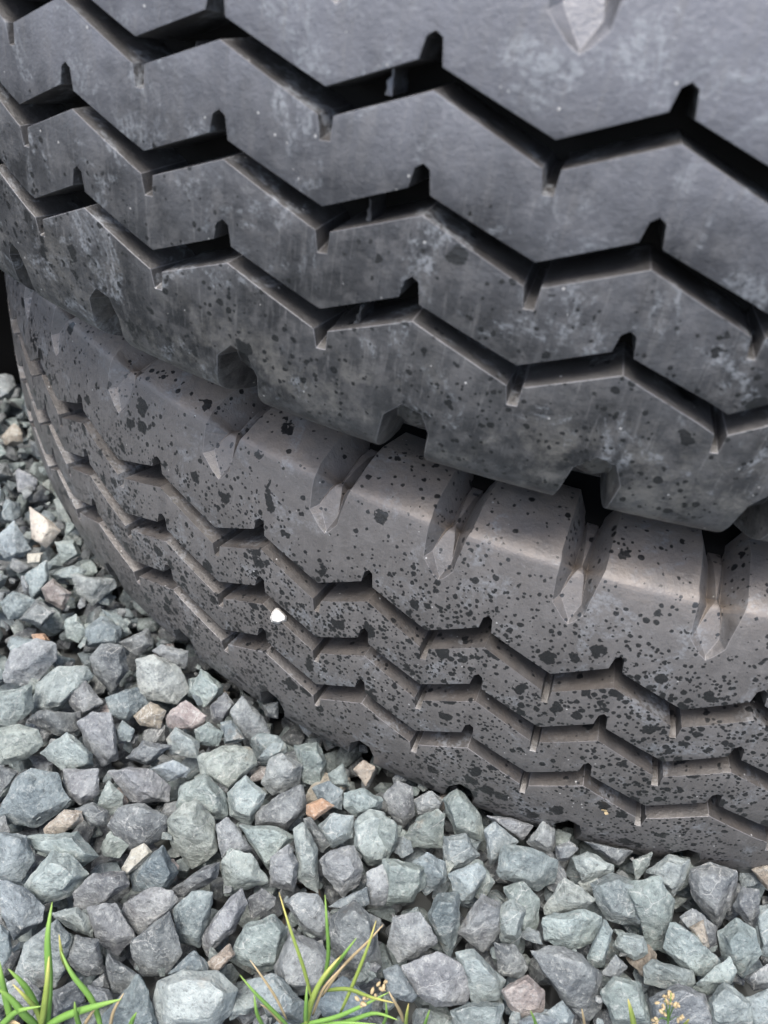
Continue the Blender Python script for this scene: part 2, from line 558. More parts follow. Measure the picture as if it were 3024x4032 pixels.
def hull_bm(pts):
    bm = bmesh.new()
    vs_ = [bm.verts.new(p) for p in pts]
    r = bmesh.ops.convex_hull(bm, input=vs_)
    junk = [g for g in r['geom_interior'] if isinstance(g, bmesh.types.BMVert)]
    junk += [g for g in r['geom_unused'] if isinstance(g, bmesh.types.BMVert)]
    bmesh.ops.delete(bm, geom=list(set(junk)), context='VERTS')
    bmesh.ops.remove_doubles(bm, verts=bm.verts[:], dist=.0006)
    return bm

def finish_stone(bm, size, seed, name, fine=2, rough=1.0):
    """chip the edges, break the faces up and add uneven relief"""
    bmesh.ops.dissolve_limit(bm, angle_limit=math.radians(14), verts=bm.verts[:], edges=bm.edges[:])
    bmesh.ops.bevel(bm, geom=bm.edges[:], offset=size * .018, segments=1, profile=.5, affect='EDGES', clamp_overlap=True)
    bmesh.ops.triangulate(bm, faces=bm.faces[:])
    for _ in range(fine):
        lim = size * (.34, .20, .11)[_]
        ed = [e for e in bm.edges if e.calc_length() > lim]
        if ed:
            bmesh.ops.subdivide_edges(bm, edges=ed, cuts=1)
            bmesh.ops.triangulate(bm, faces=[f for f in bm.faces if len(f.verts) > 3])
    bm.normal_update()
    off = Vector((seed * 3.1, seed * 1.7, seed * .9))
    mv = []
    for v in bm.verts:
        q = v.co / size
        a = mn.noise(q * 2.3 + off) * .028 + mn.noise(q * 6.1 + off) * .03 + (abs(mn.noise(q * 3.6 - off)) - .15) * .06
        a += mn.noise(q * 13.0 + off) * .016
        mv.append(v.normal * (a * size * rough))
    for v, d in zip(bm.verts, mv):
        v.co += d
    me = bpy.data.meshes.new(name)
    bm.to_mesh(me)
    bm.free()
    me.polygons.foreach_set('use_smooth', [True] * len(me.polygons))
    me.set_sharp_from_angle(angle=math.radians(21))
    return me

ground = None
def add_stone(me, loc, code, jit=.10, label=None):
    o = link('stone', me, MAT_STONE, ground)
    o.location = loc
    c = STONE_COL[code]
    k = random.uniform(1.12 - jit * 2.4, 1.14 + jit)
    o.color = (c[0] * k * random.uniform(.96, 1.04), c[1] * k, c[2] * k * random.uniform(.96, 1.04), 1)
    if label:
        o['label'] = label
    return o

# ground sheet under the stones, reaching the horizon
def gravel_sheet():
    N = NT('gravel_bed')
    tc = N.n('ShaderNodeTexCoord')
    v = N.voro(tc.outputs['Object'], 42)
    e = N.voro(tc.outputs['Object'], 42, 'DISTANCE_TO_EDGE')
    s_ = N.n('ShaderNodeSeparateColor'); N.set(s_.inputs[0], v.outputs['Color'])
    c = N.mix(s_.outputs[0], (.07, .075, .08), (.17, .185, .18))
    c = N.mix(N.ramp(s_.outputs[1], .9, .95), c, (.30, .24, .20))
    c = N.mix(N.math('MULTIPLY', N.noise(tc.outputs['Object'], 300, 5), .4), c, (.07, .068, .06))
    N.set(N.b.inputs['Base Color'], c)
    N.b.inputs['Roughness'].default_value = .9
    N.set(N.b.inputs['Normal'], N.bump(N.ramp(e.outputs['Distance'], 0, .25), 1.0, .01))
    n = 60
    xs = np.concatenate(([-120, -30, -8, -3], np.linspace(-1.5, 1.5, n), [3, 8, 30, 120]))
    V, F = [], []
    for y in xs:
        for x in xs:
            V.append((x, y, zg(x) - .052))
    k = len(xs)
    for j in range(k - 1):
        for i in range(k - 1):
            F.append((j * k + i, j * k + i + 1, (j + 1) * k + i + 1, (j + 1) * k + i))
    me = bpy.data.meshes.new('ground')
    me.from_pydata(V, [], F)
    me.polygons.foreach_set('use_smooth', [True] * len(me.polygons))
    return tag(link('ground', me, N.mat), kind='structure', label='ground of loose grey-green crushed stone gravel')
ground = gravel_sheet()

# outlines of the stones one can tell apart, in four survey tiles (origin x, y; half-unit steps)
TILES = {5: (0, 1097), 7: (0, 1663.5), 8: (829.5, 1663.5)}
STONES = {
5: '''W 0,960 70,940 160,960 180,1020 120,1080 0,1105
g 140,880 160,770 250,690 370,690 390,730 240,880
p 20,720 50,620 150,570 240,590 240,660 150,760 30,750
g 0,800 130,770 140,870 60,940 0,930
d 280,820 370,750 440,840 350,900
d 390,650 440,590 530,600 550,700 480,795 410,720
G 590,660 670,640 770,690 815,780 760,845 610,810
p 660,620 700,590 810,620 800,690 750,690
p 515,580 640,525 660,590 590,640
b 365,530 440,470 520,520 510,590 380,600
b 460,820 590,780 640,850 550,920 480,890
t 580,900 650,840 715,880 690,950 610,940
P 720,900 800,830 890,900 850,960 730,950
g 825,790 870,700 960,770 960,800 880,860
d 910,860 970,800 1010,850 960,930 920,920
p 1000,880 1050,820 1130,900 1165,970 1110,1005 1030,980
b 955,930 1000,920 1060,1000 970,1020
g 840,960 900,930 960,970 940,1030 860,1020
p 340,930 400,890 480,890 510,1080 440,1110 380,1040
g 180,1060 290,970 390,1060 400,1110 270,1130
d 550,1080 620,1010 740,1030 640,1110
g 720,1000 760,950 860,1010 850,1080 740,1060
G 860,1080 960,1030 1080,1040 1105,1110 980,1230 870,1150
p 1130,1190 1170,1090 1220,1060 1300,1110 1290,1190 1180,1240
b 1110,1090 1170,1020 1220,1020 1170,1100
g 1275,1030 1370,1020 1410,1100 1380,1200 1310,1180
d 120,920 180,880 320,890 340,960 250,980
b 500,960 530,920 580,960 560,1010 510,1000
P 180,350 230,310 300,370 270,440 200,400
G 310,290 490,310 500,340 400,420 340,370
g 280,490 330,460 370,530 340,580 290,560
b 5,410 60,360 150,400 130,470 40,480
d 90,480 160,400 240,450 180,510
b 110,290 200,230 210,320 140,400
G 240,150 320,140 350,200 270,240
w 130,0 220,60 260,100 200,170 140,130
w 120,200 185,195 175,242 120,238
g 220,290 310,250 370,270 360,300 250,310
g 440,440 520,470 570,540 520,560
b 0,120 60,60 130,180 60,230 0,220
o 138,548 190,543 214,572 190,590 150,580
d 1130,850 1200,840 1200,910 1150,900
g 1420,1150 1480,1110 1510,1200 1440,1210
t 1530,1130 1570,1090 1620,1120 1580,1200
b 645,1130 750,1090 820,1130 800,1160 720,1180
d 0,1120 80,1140 40,1200 0,1230''',
7: '''b 0,190 70,40 130,0 240,20 295,130 240,190 150,240 0,210
p 275,0 420,0 425,100 345,145 290,110
g 430,120 470,45 530,110 525,160 480,190 425,150
p 470,10 560,-10 650,0 730,70 720,130 570,135 520,70
g 780,70 890,20 975,110 975,190 930,215 770,160
g 985,100 1060,25 1145,105 1080,235 1000,190
d 1110,180 1200,110 1300,70 1320,160 1240,260 1110,235
o 1325,150 1390,125 1440,155 1350,220 1325,190
b 1350,80 1420,50 1480,90 1475,170 1380,130
g 1490,100 1570,80 1650,130 1640,170 1540,200 1490,160
b 1375,240 1440,190 1525,200 1520,290 1440,335 1390,290
d 1310,210 1350,210 1425,320 1390,355 1330,280
g 1535,220 1600,180 1659,190 1700,300 1659,400 1590,400 1535,330
t 195,250 275,175 350,180 355,220 270,270 200,275
d 330,170 400,140 465,180 460,230 390,240
d 470,240 520,170 620,150 720,210 700,290 590,340 530,330
G 725,220 800,150 850,140 920,210 935,340 830,425 750,330
g 120,290 330,270 420,370 340,415 220,360 150,340
b -40,270 110,290 145,390 90,480 -30,470
g 110,490 230,355 300,370 380,455 300,540 180,580 120,540
w 530,420 570,345 620,320 655,355 600,410 540,460
b 565,450 700,330 760,440 720,510 580,520
d 735,520 880,420 945,400 935,470 780,555
p 935,240 985,210 1090,340 1060,370 960,380
g 960,400 1000,345 1090,370 1150,480 975,540
g 1040,240 1200,250 1270,290 1160,430 1090,340
p 1170,380 1250,320 1285,400 1270,520 1170,500
g 1270,260 1310,235 1370,340 1375,530 1290,470
p 1385,390 1430,350 1530,330 1565,430 1550,490 1480,540 1400,450
p 1585,440 1659,410 1720,500 1659,580 1600,580
d 320,530 400,450 530,440 550,500 400,600 330,590
p 540,580 650,510 740,525 765,570 690,650 600,705 535,640
d 380,600 500,580 575,720 510,800 420,740
d 570,750 730,620 780,790 720,880 630,890 580,810
b 750,600 830,530 920,530 900,650 860,760 770,740
p 870,720 960,590 1040,520 1065,580 1010,690 900,800
d 1070,560 1130,515 1190,550 1180,590 1090,640
b 0,480 90,500 190,590 180,650 60,730 10,620
g 215,620 330,595 390,640 400,720 310,690
g 70,880 110,760 240,650 300,740 240,930 120,940
d 290,820 330,720 420,740 450,870 370,890
g 1000,800 1060,670 1180,630 1240,690 1200,850 1120,870
p 1235,570 1300,530 1370,540 1430,640 1400,730 1320,690
d 1435,640 1530,570 1620,650 1640,840 1560,890 1435,760
p 1190,850 1260,700 1390,760 1450,830 1400,960 1220,960
W 675,1000 690,920 790,870 930,875 1020,950 1000,1040 930,1110 700,1110
b 450,1060 590,900 640,960 670,1090 560,1150 450,1130
d 460,850 470,800 590,880 620,950 490,960
t 895,830 990,755 1010,800 930,880
b 730,880 840,780 900,840 890,870
b 1070,920 1190,880 1310,1000 1300,1080 1160,1060
d 230,960 350,900 360,1000 240,1060
b 1420,590 1580,510 1590,580 1500,600
b 1370,1000 1480,890 1600,990 1580,1070 1400,1060
p 40,980 110,900 180,960 140,1060
d 380,930 470,950 500,1010 400,1010
b 0,670 40,700 50,790 0,860 -40,760''',
8: '''g 0,390 60,390 170,420 175,490 110,570 0,580
g 0,200 50,230 55,310 10,400 -50,380 -40,250
d 0,110 60,50 120,80 130,190 80,250 20,180
p 130,130 200,90 255,130 230,180 150,190
g 95,280 150,200 230,170 255,200 250,330 110,330
g 260,130 320,80 420,200 425,300 310,270
b 260,290 350,280 410,370 300,430 265,400
b 125,400 190,360 260,400 270,470 180,540 150,500
b 280,450 400,400 440,440 370,570 320,570
b 435,260 480,230 540,290 580,310 500,360 460,410
p 450,200 560,210 640,240 600,300 520,260
p 620,310 690,220 735,260 740,340 700,370
p 740,330 800,310 840,340 790,390 750,390
b 490,440 520,330 640,340 745,390 730,480 660,520 510,460
g 820,380 880,355 990,410 990,440 860,480
p 870,310 1000,340 1070,350 1010,410 930,360
G 1075,390 1155,360 1140,420 1090,480
g 1140,440 1230,370 1320,390 1300,480 1250,540 1200,480
d 1330,430 1410,405 1520,440 1500,560 1440,670 1330,540
g 520,510 600,490 670,560 660,680 610,700 560,640
G 695,590 780,465 860,520 905,560 840,620 700,625
b 895,490 990,450 1080,490 1140,580 1140,680 960,640
g 1050,490 1190,470 1250,560 1220,780 1140,760 1140,580
b 190,620 240,540 320,535 325,680 280,805 220,700
p 325,700 420,540 500,580 500,700 430,785
g 480,600 560,560 610,600 580,750 510,740
p 20,760 40,640 150,620 225,740 150,800 60,830
g 690,640 740,620 880,610 930,640 910,730 800,780 700,730
g 880,810 950,650 985,700 950,840 900,850
g 990,760 1020,700 1120,720 1140,790 1080,820
d 640,790 720,765 830,790 930,880 940,1000 880,1075 790,1010 740,920
p 85,850 230,790 330,840 365,930 350,1000 220,1020 130,950
g 310,790 390,780 520,910 490,980 390,1010 370,930
P 510,950 620,890 690,960 680,1040 590,1065 540,1020
d 480,750 570,760 620,850 590,900 500,880
b 0,870 60,840 140,970 120,1000 20,970
g 1130,850 1160,820 1330,870 1340,920 1280,960 1130,920
g 1210,770 1240,660 1350,720 1450,830 1380,890 1290,860
d 1280,640 1340,600 1440,680 1440,770 1390,780
g 1450,700 1520,645 1600,690 1625,790 1550,890 1460,800
g 940,960 1000,900 1100,920 1150,1097 990,1090
p 1150,990 1270,930 1380,970 1410,1090 1160,1110
g 1340,940 1490,810 1520,870 1500,920 1400,970
g 1400,1000 1470,920 1590,1010 1580,1097 1420,1110
d 1560,900 1659,840 1700,900 1659,940 1600,950
p 1510,590 1550,510 1620,520 1620,620 1590,690
b 1620,640 1659,600 1720,700 1659,800 1630,790
g 290,1040 370,1010 510,1010 500,1110 330,1110
b 700,1050 770,1000 820,1060 800,1110 720,1110
t 1320,680 1380,650 1395,700 1405,760 1380,780 1340,715
t 1590,430 1659,390 1720,460 1659,520
b 1560,990 1659,950 1720,1020 1659,1110 1600,1110
b 585,1080 680,1060 755,1075 750,1130 590,1130
d 1080,560 1110,530 1120,640 1090,650
d 940,880 1000,800 1050,850 1000,910
p 1440,560 1500,430 1530,470 1500,600''',
}
NOTED = {(5, 36): None}
SPECIAL = {('o', 7): 'small orange-brown pebble', ('W', 7): 'large pale grey-green stone', ('w', 7): 'smooth cream pebble',
           ('P', 8): 'pinkish stone with pale crust'}

def surveyed_stone(tile, code, pts, seed):
    ox, oy = TILES[tile]
    P2 = np.array([(ox + x * .5, oy + y * .5) for x, y in pts])
    c = P2.mean(0)
    small = code in 'wo' or (tile == 8 and code == 't' and len(pts) == 6)
    P, d, s = on_ground(c[0], c[1], -.004 + (.006 if small else 0))
    rad = np.sqrt(((P2 - c) ** 2).sum(1)).mean() / FPX * (s * d.dot(FWD))
    rs = random.Random(seed)
    depth = s * d.dot(FWD)
    def at(x, y, k):
        r = ray(x, y)
        return CAM + r * ((depth + k) / r.dot(FWD))
    hp = []
    n = len(P2)
    cf = c + np.array([rs.uniform(-.14, .14), rs.uniform(-.14, .14)]) * (P2.max(0) - P2.min(0))
    fl = rs.uniform(.55, .82)
    span = np.abs(P2 - c).max()
    tx, ty = rs.uniform(-.35, .35), rs.uniform(-.45, .25)
    hgt = rs.uniform(.34, .58)
    ridge = rs.random() < .4
    ra = rs.uniform(0, math.pi)
    rdir = np.array([math.cos(ra), math.sin(ra)])
    for i, q in enumerate(P2):
        q2 = c + (q - c) * 1.09
        hp.append(at(*q2, rs.uniform(-.12, .25) * rad))
        e = (q - cf) * fl * rs.uniform(.92, 1.04)
        if ridge:       # wedge: the front narrows to an edge
            e = rdir * e.dot(rdir) + (e - rdir * e.dot(rdir)) * .25
        k = hgt + (tx * e[0] + ty * e[1]) / span
        hp.append(at(*(cf + e), -k * rad))
        f = rs.uniform(.45, .8)
        hp.append(at(*(c + (q - c) * f), rs.uniform(.5, .8) * rad))
    loc = at(c[0], c[1], 0)
    bm = hull_bm([p - loc for p in hp])
    me = finish_stone(bm, rad * 2, seed * .37, 'stone', 3, .45 if small else .8)
    return me, loc, rad

count = 0
for tile, txt in STONES.items():
    for line in txt.split('\n'):
        f = line.split()
        pts = [tuple(float(v) for v in q.split(',')) for q in f[1:]]
        me, loc, rad = surveyed_stone(tile, f[0], pts, count + 1)
        add_stone(me, loc, f[0], .12, SPECIAL.get((f[0], tile)))
        count += 1

# loose stones of a few shapes for the rest of the bed
def random_stone(seed, fine=1):
    rs = random.Random(1000 + seed)
    sx, sy, sz = 1, rs.uniform(.65, .95), rs.uniform(.5, .8)
    hp = []
    for _ in range(rs.randint(9, 14)):
        v = Vector((rs.gauss(0, 1), rs.gauss(0, 1), rs.gauss(0, 1))).normalized()
        v = Vector((v.x * sx, v.y * sy, v.z * sz)) * rs.uniform(.85, 1.1)
        hp.append(v * .01)
    bm = hull_bm(hp)
    if fine > 0:
        return finish_stone(bm, .02, seed * .71, 'stone', 3, .8)
    bmesh.ops.dissolve_limit(bm, angle_limit=math.radians(16), verts=bm.verts[:], edges=bm.edges[:])
    if fine == 0:
        bmesh.ops.bevel(bm, geom=bm.edges[:], offset=.001, segments=1, profile=.5, affect='EDGES', clamp_overlap=True)
    bmesh.ops.triangulate(bm, faces=bm.faces[:])
    V = np.array([v.co[:] for v in bm.verts]); bm.verts.index_update()
    F = [tuple(v.index for v in f.verts) for f in bm.faces]
    bm.free()
    return V, F

KIT = [random_stone(i) for i in range(18)]
CODES = 'bbbbbggggggGGddddpppPtW'

def project(P):
    v = P - CAM
    z = v.dot(FWD)
    return W0 / 2 + FPX * v.dot(RIGHT) / z, H0 / 2 + FPX * v.dot(DOWN) / z, z

def inside_tyre(x, y, m=0.0):
    return math.hypot(x - .05137, y - .01168) < R - .012 - m

# cover map of the surveyed outlines, so that loose stones fill only what is left
cover = np.zeros((int(H0) + 1, int(W0) + 1), bool)
yy, xx = np.mgrid[0:int(H0) + 1, 0:int(W0) + 1]
for tile, txt in STONES.items():
    ox, oy = TILES[tile]
    for line in txt.split('\n'):
        q = np.array([[float(v) for v in a.split(',')] for a in line.split()[1:]]) * .5 + (ox, oy)
        x0, y0 = np.maximum(q.min(0).astype(int), 0); x1, y1 = q.max(0).astype(int) + 1
        X = xx[y0:y1, x0:x1]; Y = yy[y0:y1, x0:x1]
        ins = np.zeros(X.shape, bool)
        for i in range(len(q)):
            (ax, ay), (bx, by) = q[i], q[i - 1]
            if ay != by:
                ins ^= ((ay > Y) != (by > Y)) & (X < (bx - ax) * (Y - ay) / (by - ay) + ax)
        cover[y0:y1, x0:x1] |= ins

def covered(P, rad_px):
    x, y, z = project(P)
    r = int(rad_px)
    a = cover[max(int(y) - r, 0):max(int(y) + r, 0), max(int(x) - r, 0):max(int(x) + r, 0)]
    return a.mean() if a.size else 0.0

placed = []
loose = []
cand = [(random.uniform(-.75, .34), random.uniform(-.70, .12)) for _ in range(9000)]
for x, y in cand:
    if inside_tyre(x, y):
        continue
    r = random.choice((.010, .012, .014, .017))
    P = Vector((x, y, zg(x, y) - r * .35))
    px, py, z = project(P)
    if z < .05 or not (-60 < px < W0 + 60 and 760 < py < H0 + 60):
        continue
    cv = covered(P, r * FPX / z * .9)
    if cv > .62:
        continue
    deep = cv > .12
    if deep:
        r *= .82
        P.z -= .009
    if any((x - a) ** 2 + (y - b) ** 2 < ((r + q) * .80) ** 2 for a, b, q in placed):
        continue
    placed.append((x, y, r))
    loose.append((P, r, r / z * (.6 if deep else 1)))
loose.sort(key=lambda t: -t[2])
for P, r, _ in loose[:300 - count]:
    me = random.choice(KIT)
    o = add_stone(me, P, random.choice(CODES), .14)
    k = r / .0105
    o.scale = (k * random.uniform(.85, 1.1), k * random.uniform(.85, 1.1), k * random.uniform(.8, 1.05))
    o.rotation_euler = (random.uniform(-.7, .7), random.uniform(-.7, .7), random.uniform(0, 6.28))

# everything deeper, smaller or out of view: one mass of stones
RAW = [random_stone(100 + i, 0) for i in range(14)]
RAW_LOW = [random_stone(200 + i, -1) for i in range(8)]
SV, SF, SC = [], [], []
def mass(P, r, kit=None):
    V, F = random.choice(kit or RAW)
    off = mass.n
    rot = np.array(Matrix.Rotation(random.uniform(0, 6.28), 3, 'Z') @ Matrix.Rotation(random.uniform(-1, 1), 3, 'X') @ Matrix.Rotation(random.uniform(-1, 1), 3, 'Y'))
    k = r / .0105
    SV.append((V * k * (random.uniform(.8, 1.15), random.uniform(.8, 1.15), random.uniform(.8, 1.1))) @ rot.T + np.array(P))
    SF.extend(tuple(i + off for i in f) for f in F)
    mass.n += len(V)
    c = np.array(STONE_COL[random.choice('bbbggggGdddddpp')]) * random.uniform(.75, 1.1)
    SC.append(np.tile(np.append(c, 1.0), (len(V), 1)))
mass.n = 0
for P, r, _ in loose[300 - count:]:
    mass(P, r)
def fill_layer(g, z0, z1, sizes, kit):
    for iy in range(int(1.2 / g)):
        for ix in range(int(1.4 / g)):
            x = -.88 + (ix + random.uniform(-.4, .4)) * g
            y = -.98 + (iy + random.uniform(-.4, .4)) * g
            if inside_tyre(x, y, .09):
                continue
            mass((x, y, zg(x) - random.uniform(z0, z1)), random.choice(sizes), kit)
fill_layer(.0130, .026, .034, (.008, .010, .012), RAW)
fill_layer(.0150, .034, .042, (.010, .012), RAW_LOW)
# grit and chips lodged between the stones
for _ in range(2600):
    x, y = random.uniform(-.55, .30), random.uniform(-.68, -.05)
    if not inside_tyre(x, y, .02):
        mass((x, y, zg(x) - random.uniform(.006, .020)), random.choice((.002, .003, .004, .005)), RAW_LOW)
# a top layer of the same outside the surveyed part
for _ in range(3600):
    x, y = random.uniform(-.88, .52), random.uniform(-.98, .22)
    if inside_tyre(x, y, -.004):
        continue
    r = random.choice((.009, .011, .013))
    P = Vector((x, y, zg(x) - r * .4))
    px, py, z = project(P)
    if z > .03 and -70 < px < W0 + 70 and 700 < py < H0 + 70:
        continue
    mass(P, r)
me = bpy.data.meshes.new('gravel')
me.from_pydata(np.concatenate(SV).tolist(), [], SF)
ca = me.color_attributes.new('tint', 'FLOAT_COLOR', 'POINT')
ca.data.foreach_set('color', np.concatenate(SC).astype(np.float32).ravel())
me.polygons.foreach_set('use_smooth', [True] * len(me.polygons))
me.set_sharp_from_angle(angle=math.radians(18))
tag(link('gravel', me, MAT_GRAVEL, ground), kind='stuff', label='small and half-buried gravel between the larger stones')
print('STONES', count, len(loose), mass.n)
# ---------------------------------------------------------------- grass
def leaf_material(name, rgb, tip, rough=.6):
    N = NT(name)
    tc = N.n('ShaderNodeTexCoord')
    at = N.n('ShaderNodeAttribute'); at.attribute_name = 'along'
    n = N.noise(tc.outputs['Object'], 260, 3)
    c = N.mix(N.ramp(at.outputs['Fac'], .55, 1.0), rgb, tip)
    c = N.mix(N.math('MULTIPLY', n, .35), c, (rgb[0] * .6, rgb[1] * .6, rgb[2] * .5))
    N.set(N.b.inputs['Base Color'], c)
    N.b.inputs['Roughness'].default_value = rough
    N.b.inputs['Subsurface Weight'].default_value = 0.0
    N.b.inputs['Transmission Weight'].default_value = 0.0
    return N.mat
LEAF = {'g': leaf_material('grass_green', (.17, .33, .07), (.26, .40, .09)),
        'y': leaf_material('grass_yellow', (.27, .36, .08), (.56, .46, .16)),
        't': leaf_material('grass_dry', (.46, .36, .21), (.60, .47, .28), .7)}

def blade(root, code, pts, width, lift=.030, tile=7, name='blade'):
    """a folded leaf: pts from base to tip in the survey tile, rising from the ground to lift"""
    ox, oy = TILES[tile]
    q = np.array([(ox + x * .5, oy + y * .5) for x, y in pts])
    n = 14
    t = np.linspace(0, len(q) - 1, n)
    # Catmull-Rom through the points
    def cr(t_):
        i = min(int(t_), len(q) - 2); f = t_ - i
        p0 = q[max(i - 1, 0)]; p1 = q[i]; p2 = q[i + 1]; p3 = q[min(i + 2, len(q) - 1)]
        return .5 * ((2 * p1) + (-p0 + p2) * f + (2 * p0 - 5 * p1 + 4 * p2 - p3) * f * f + (-p0 + 3 * p1 - 3 * p2 + p3) * f ** 3)
    C = []
    for k, tt in enumerate(t):
        x, y = cr(tt)
        f = k / (n - 1)
        P, d, s = on_ground(x, y, .004 + lift * math.sin(f * 1.45) * 1.0)
        C.append(P)
    V, F, A = [], [], []
    for k, P in enumerate(C):
        T = (C[min(k + 1, n - 1)] - C[max(k - 1, 0)]).normalized()
        view = (CAM - P).normalized()
        side = T.cross(Vector((.25, -.5, .83))).normalized()
        side = (side + T.cross(view).normalized()).normalized()
        up = side.cross(T).normalized()
        f = k / (n - 1)
        w_ = width * .68 * (min(1, .55 + f * 2.2) if f < .3 else 1) * (1 - max(0, (f - .35) / .65) ** 1.6) * .5 + .00008
        for a, b in ((-1, .35), (0, 0), (1, .35), (0, -.22)):
            V.append(P + side * (a * w_) + up * (b * w_))
            A.append(f)
    for k in range(n - 1):
        for j in range(4):
            a = k * 4 + j; b = k * 4 + (j + 1) % 4
            F.append((a, b, b + 4, a + 4))
    F.append((0, 3, 2, 1)); m_ = (n - 1) * 4; F.append((m_, m_ + 1, m_ + 2, m_ + 3))
    base = root.location
    me = bpy.data.meshes.new(name)
    me.from_pydata([tuple(v - base) for v in V], [], F)
    at = me.attributes.new('along', 'FLOAT', 'POINT')
    at.data.foreach_set('value', A)
    me.polygons.foreach_set('use_smooth', [True] * len(me.polygons))
    return link(name, me, LEAF[code], root)

def tuft(name, tile, xy, label, cat='grass', group=None):
    ox, oy = TILES[tile]
    P, d, s = on_ground(ox + xy[0] * .5, oy + xy[1] * .5, -.004)
    return tag(empty(name, P), label, cat, group)

a = tuft('grass_tuft', 7, (200, 1110), 'broad-bladed green grass tuft among the stones with some yellowed leaves')
for code, pts, w_, l_ in (
        ('g', [(205, 1110), (212, 900), (206, 720), (226, 568)], .0032, .050), ('y', [(180, 1110), (200, 960), (212, 803)], .0026, .036),
        ('g', [(60, 1130), (30, 1000), (8, 900), (-5, 815)], .0028, .034), ('g', [(190, 1100), (120, 950), (35, 858)], .0028, .034),
        ('g', [(170, 1110), (110, 1060), (40, 980), (-20, 940)], .0030, .030), ('y', [(180, 1110), (160, 1040), (110, 980), (55, 925)], .0020, .030),
        ('g', [(190, 1110), (300, 1055), (430, 1015), (525, 990)], .0030, .026), ('g', [(440, 1120), (395, 990), (310, 880), (262, 780)], .0024, .034),
        ('y', [(330, 900), (275, 820), (255, 710)], .0018, .040), ('g', [(350, 1120), (330, 1060), (322, 1000)], .0020, .022),
        ('t', [(475, 1120), (492, 1040), (535, 963)], .0013, .028), ('t', [(360, 1110), (390, 1060), (420, 1018)], .0013, .020),
        ('g', [(560, 1120), (572, 1080), (590, 1046)], .0020, .016), ('t', [(0, 1110), (40, 1085), (90, 1100)], .0020, .012),
        ('g', [(-20, 1130), (30, 1080), (80, 1040), (180, 1020)], .0026, .022)):
    blade(a, code, pts, w_ * 1.2, l_)
b = tuft('grass_tuft', 7, (1330, 1105), 'thin wiry grass tuft with tan dry blades and a seed head, growing between stones')
for code, pts, w_, l_ in (
        ('y', [(1320, 1110), (1345, 1000), (1400, 890), (1480, 795)], .0030, .034), ('y', [(1350, 1000), (1310, 850), (1255, 690), (1205, 528)], .0017, .050),
        ('g', [(1395, 930), (1418, 800), (1412, 660), (1404, 538)], .0020, .052), ('y', [(1470, 1050), (1535, 900), (1590, 760), (1625, 650)], .0018, .046),
        ('t', [(1390, 980), (1480, 850), (1590, 740), (1655, 668)], .0014, .046), ('y', [(1390, 955), (1500, 945), (1600, 980), (1700, 1005)], .0019, .034),
        ('g', [(1250, 1110), (1180, 1040), (1100, 960), (1036, 885)], .0018, .034), ('t', [(1240, 1080), (1190, 980), (1130, 890), (1080, 820)], .0011, .034),
        ('g', [(1300, 1100), (1440, 1070), (1560, 1020), (1680, 960)], .0022, .026), ('g', [(1140, 1110), (1110, 1050), (1098, 970)], .0018, .022),
        ('t', [(1220, 1100), (1170, 1040), (1125, 1012)], .0014, .022), ('g', [(1390, 920), (1460, 830), (1540, 725)], .0022, .044),
        ('g', [(1320, 1100), (1322, 1020), (1326, 930)], .0022, .026), ('t', [(1350, 1060), (1400, 940), (1490, 840)], .0013, .034),
        ('g', [(1400, 1110), (1520, 1080), (1620, 1050), (1720, 1080)], .0022, .020), ('g', [(1290, 1120), (1400, 1100), (1500, 1092), (1640, 1100)], .0022, .014)):
    blade(b, code, pts, w_, l_)

def seeds(root, spots, lift, name='seed', tile=7, code='t', size=.0016):
    ox, oy = TILES[tile]
    bm = bmesh.new(); bmesh.ops.create_icosphere(bm, subdivisions=1, radius=1)
    me = bpy.data.meshes.new(name); bm.to_mesh(me); bm.free()
    me.polygons.foreach_set('use_smooth', [True] * len(me.polygons))
    for x, y in spots:
        P, d, s = on_ground(ox + x * .5, oy + y * .5, lift + random.uniform(-.003, .003))
        o = link(name, me, LEAF[code], root)
        o.location = P - root.location
        k = size * random.uniform(.7, 1.2)
        o.scale = (k * .5, k * .5, k)
        o.rotation_euler = (random.uniform(-1, 1), random.uniform(-1, 1), random.uniform(0, 3))
seeds(b, [(1545 + random.gauss(0, 6) + i * 11, 1010 - i * 8 + random.gauss(0, 14)) for i in range(12)], .028)
c = tuft('flowering_grass', 8, (1225, 1112), 'small seeding meadow grass with pale feathery head beside a thick yellow shoot')
blade(c, 'g', [(1226, 1115), (1228, 1060), (1236, 1010), (1241, 962)], .0009, .036, 8, 'stem')
for tip in ((1200, 1035), (1180, 1082), (1262, 1005), (1285, 1070), (1215, 990)):
    blade(c, 'g', [(1228, 1085), ((1228 + tip[0]) / 2, (1060 + tip[1]) / 2), tip], .0006, .032, 8, 'branch')
seeds(c, [(x + random.gauss(0, 9), y + random.gauss(0, 10)) for x, y in ((1200, 1035), (1180, 1085), (1255, 1005), (1285, 1072), (1240, 970), (1212, 992)) for _ in range(6)], .033, tile=8, size=.0012)
blade(c, 'y', [(1085, 1140), (1070, 1060), (1054, 988)], .0030, .026, 8)
blade(c, 'y', [(1270, 1130), (1295, 1100), (1318, 1075)], .0024, .022, 8)
d_ = tuft('grass_sprig', 8, (95, 1110), 'few short grass shoots with a curled dry tan leaf')
for code, pts, w_, l_ in (('t', [(85, 1090), (70, 1045), (45, 1000), (20, 955)], .0016, .026), ('y', [(92, 1125), (96, 1070), (106, 1008)], .0018, .024),
                          ('g', [(165, 1125), (180, 1085), (197, 1036)], .0016, .022), ('g', [(-10, 1110), (10, 1060), (8, 1000)], .0016, .022)):
    blade(d_, code, pts, w_, l_, 8)
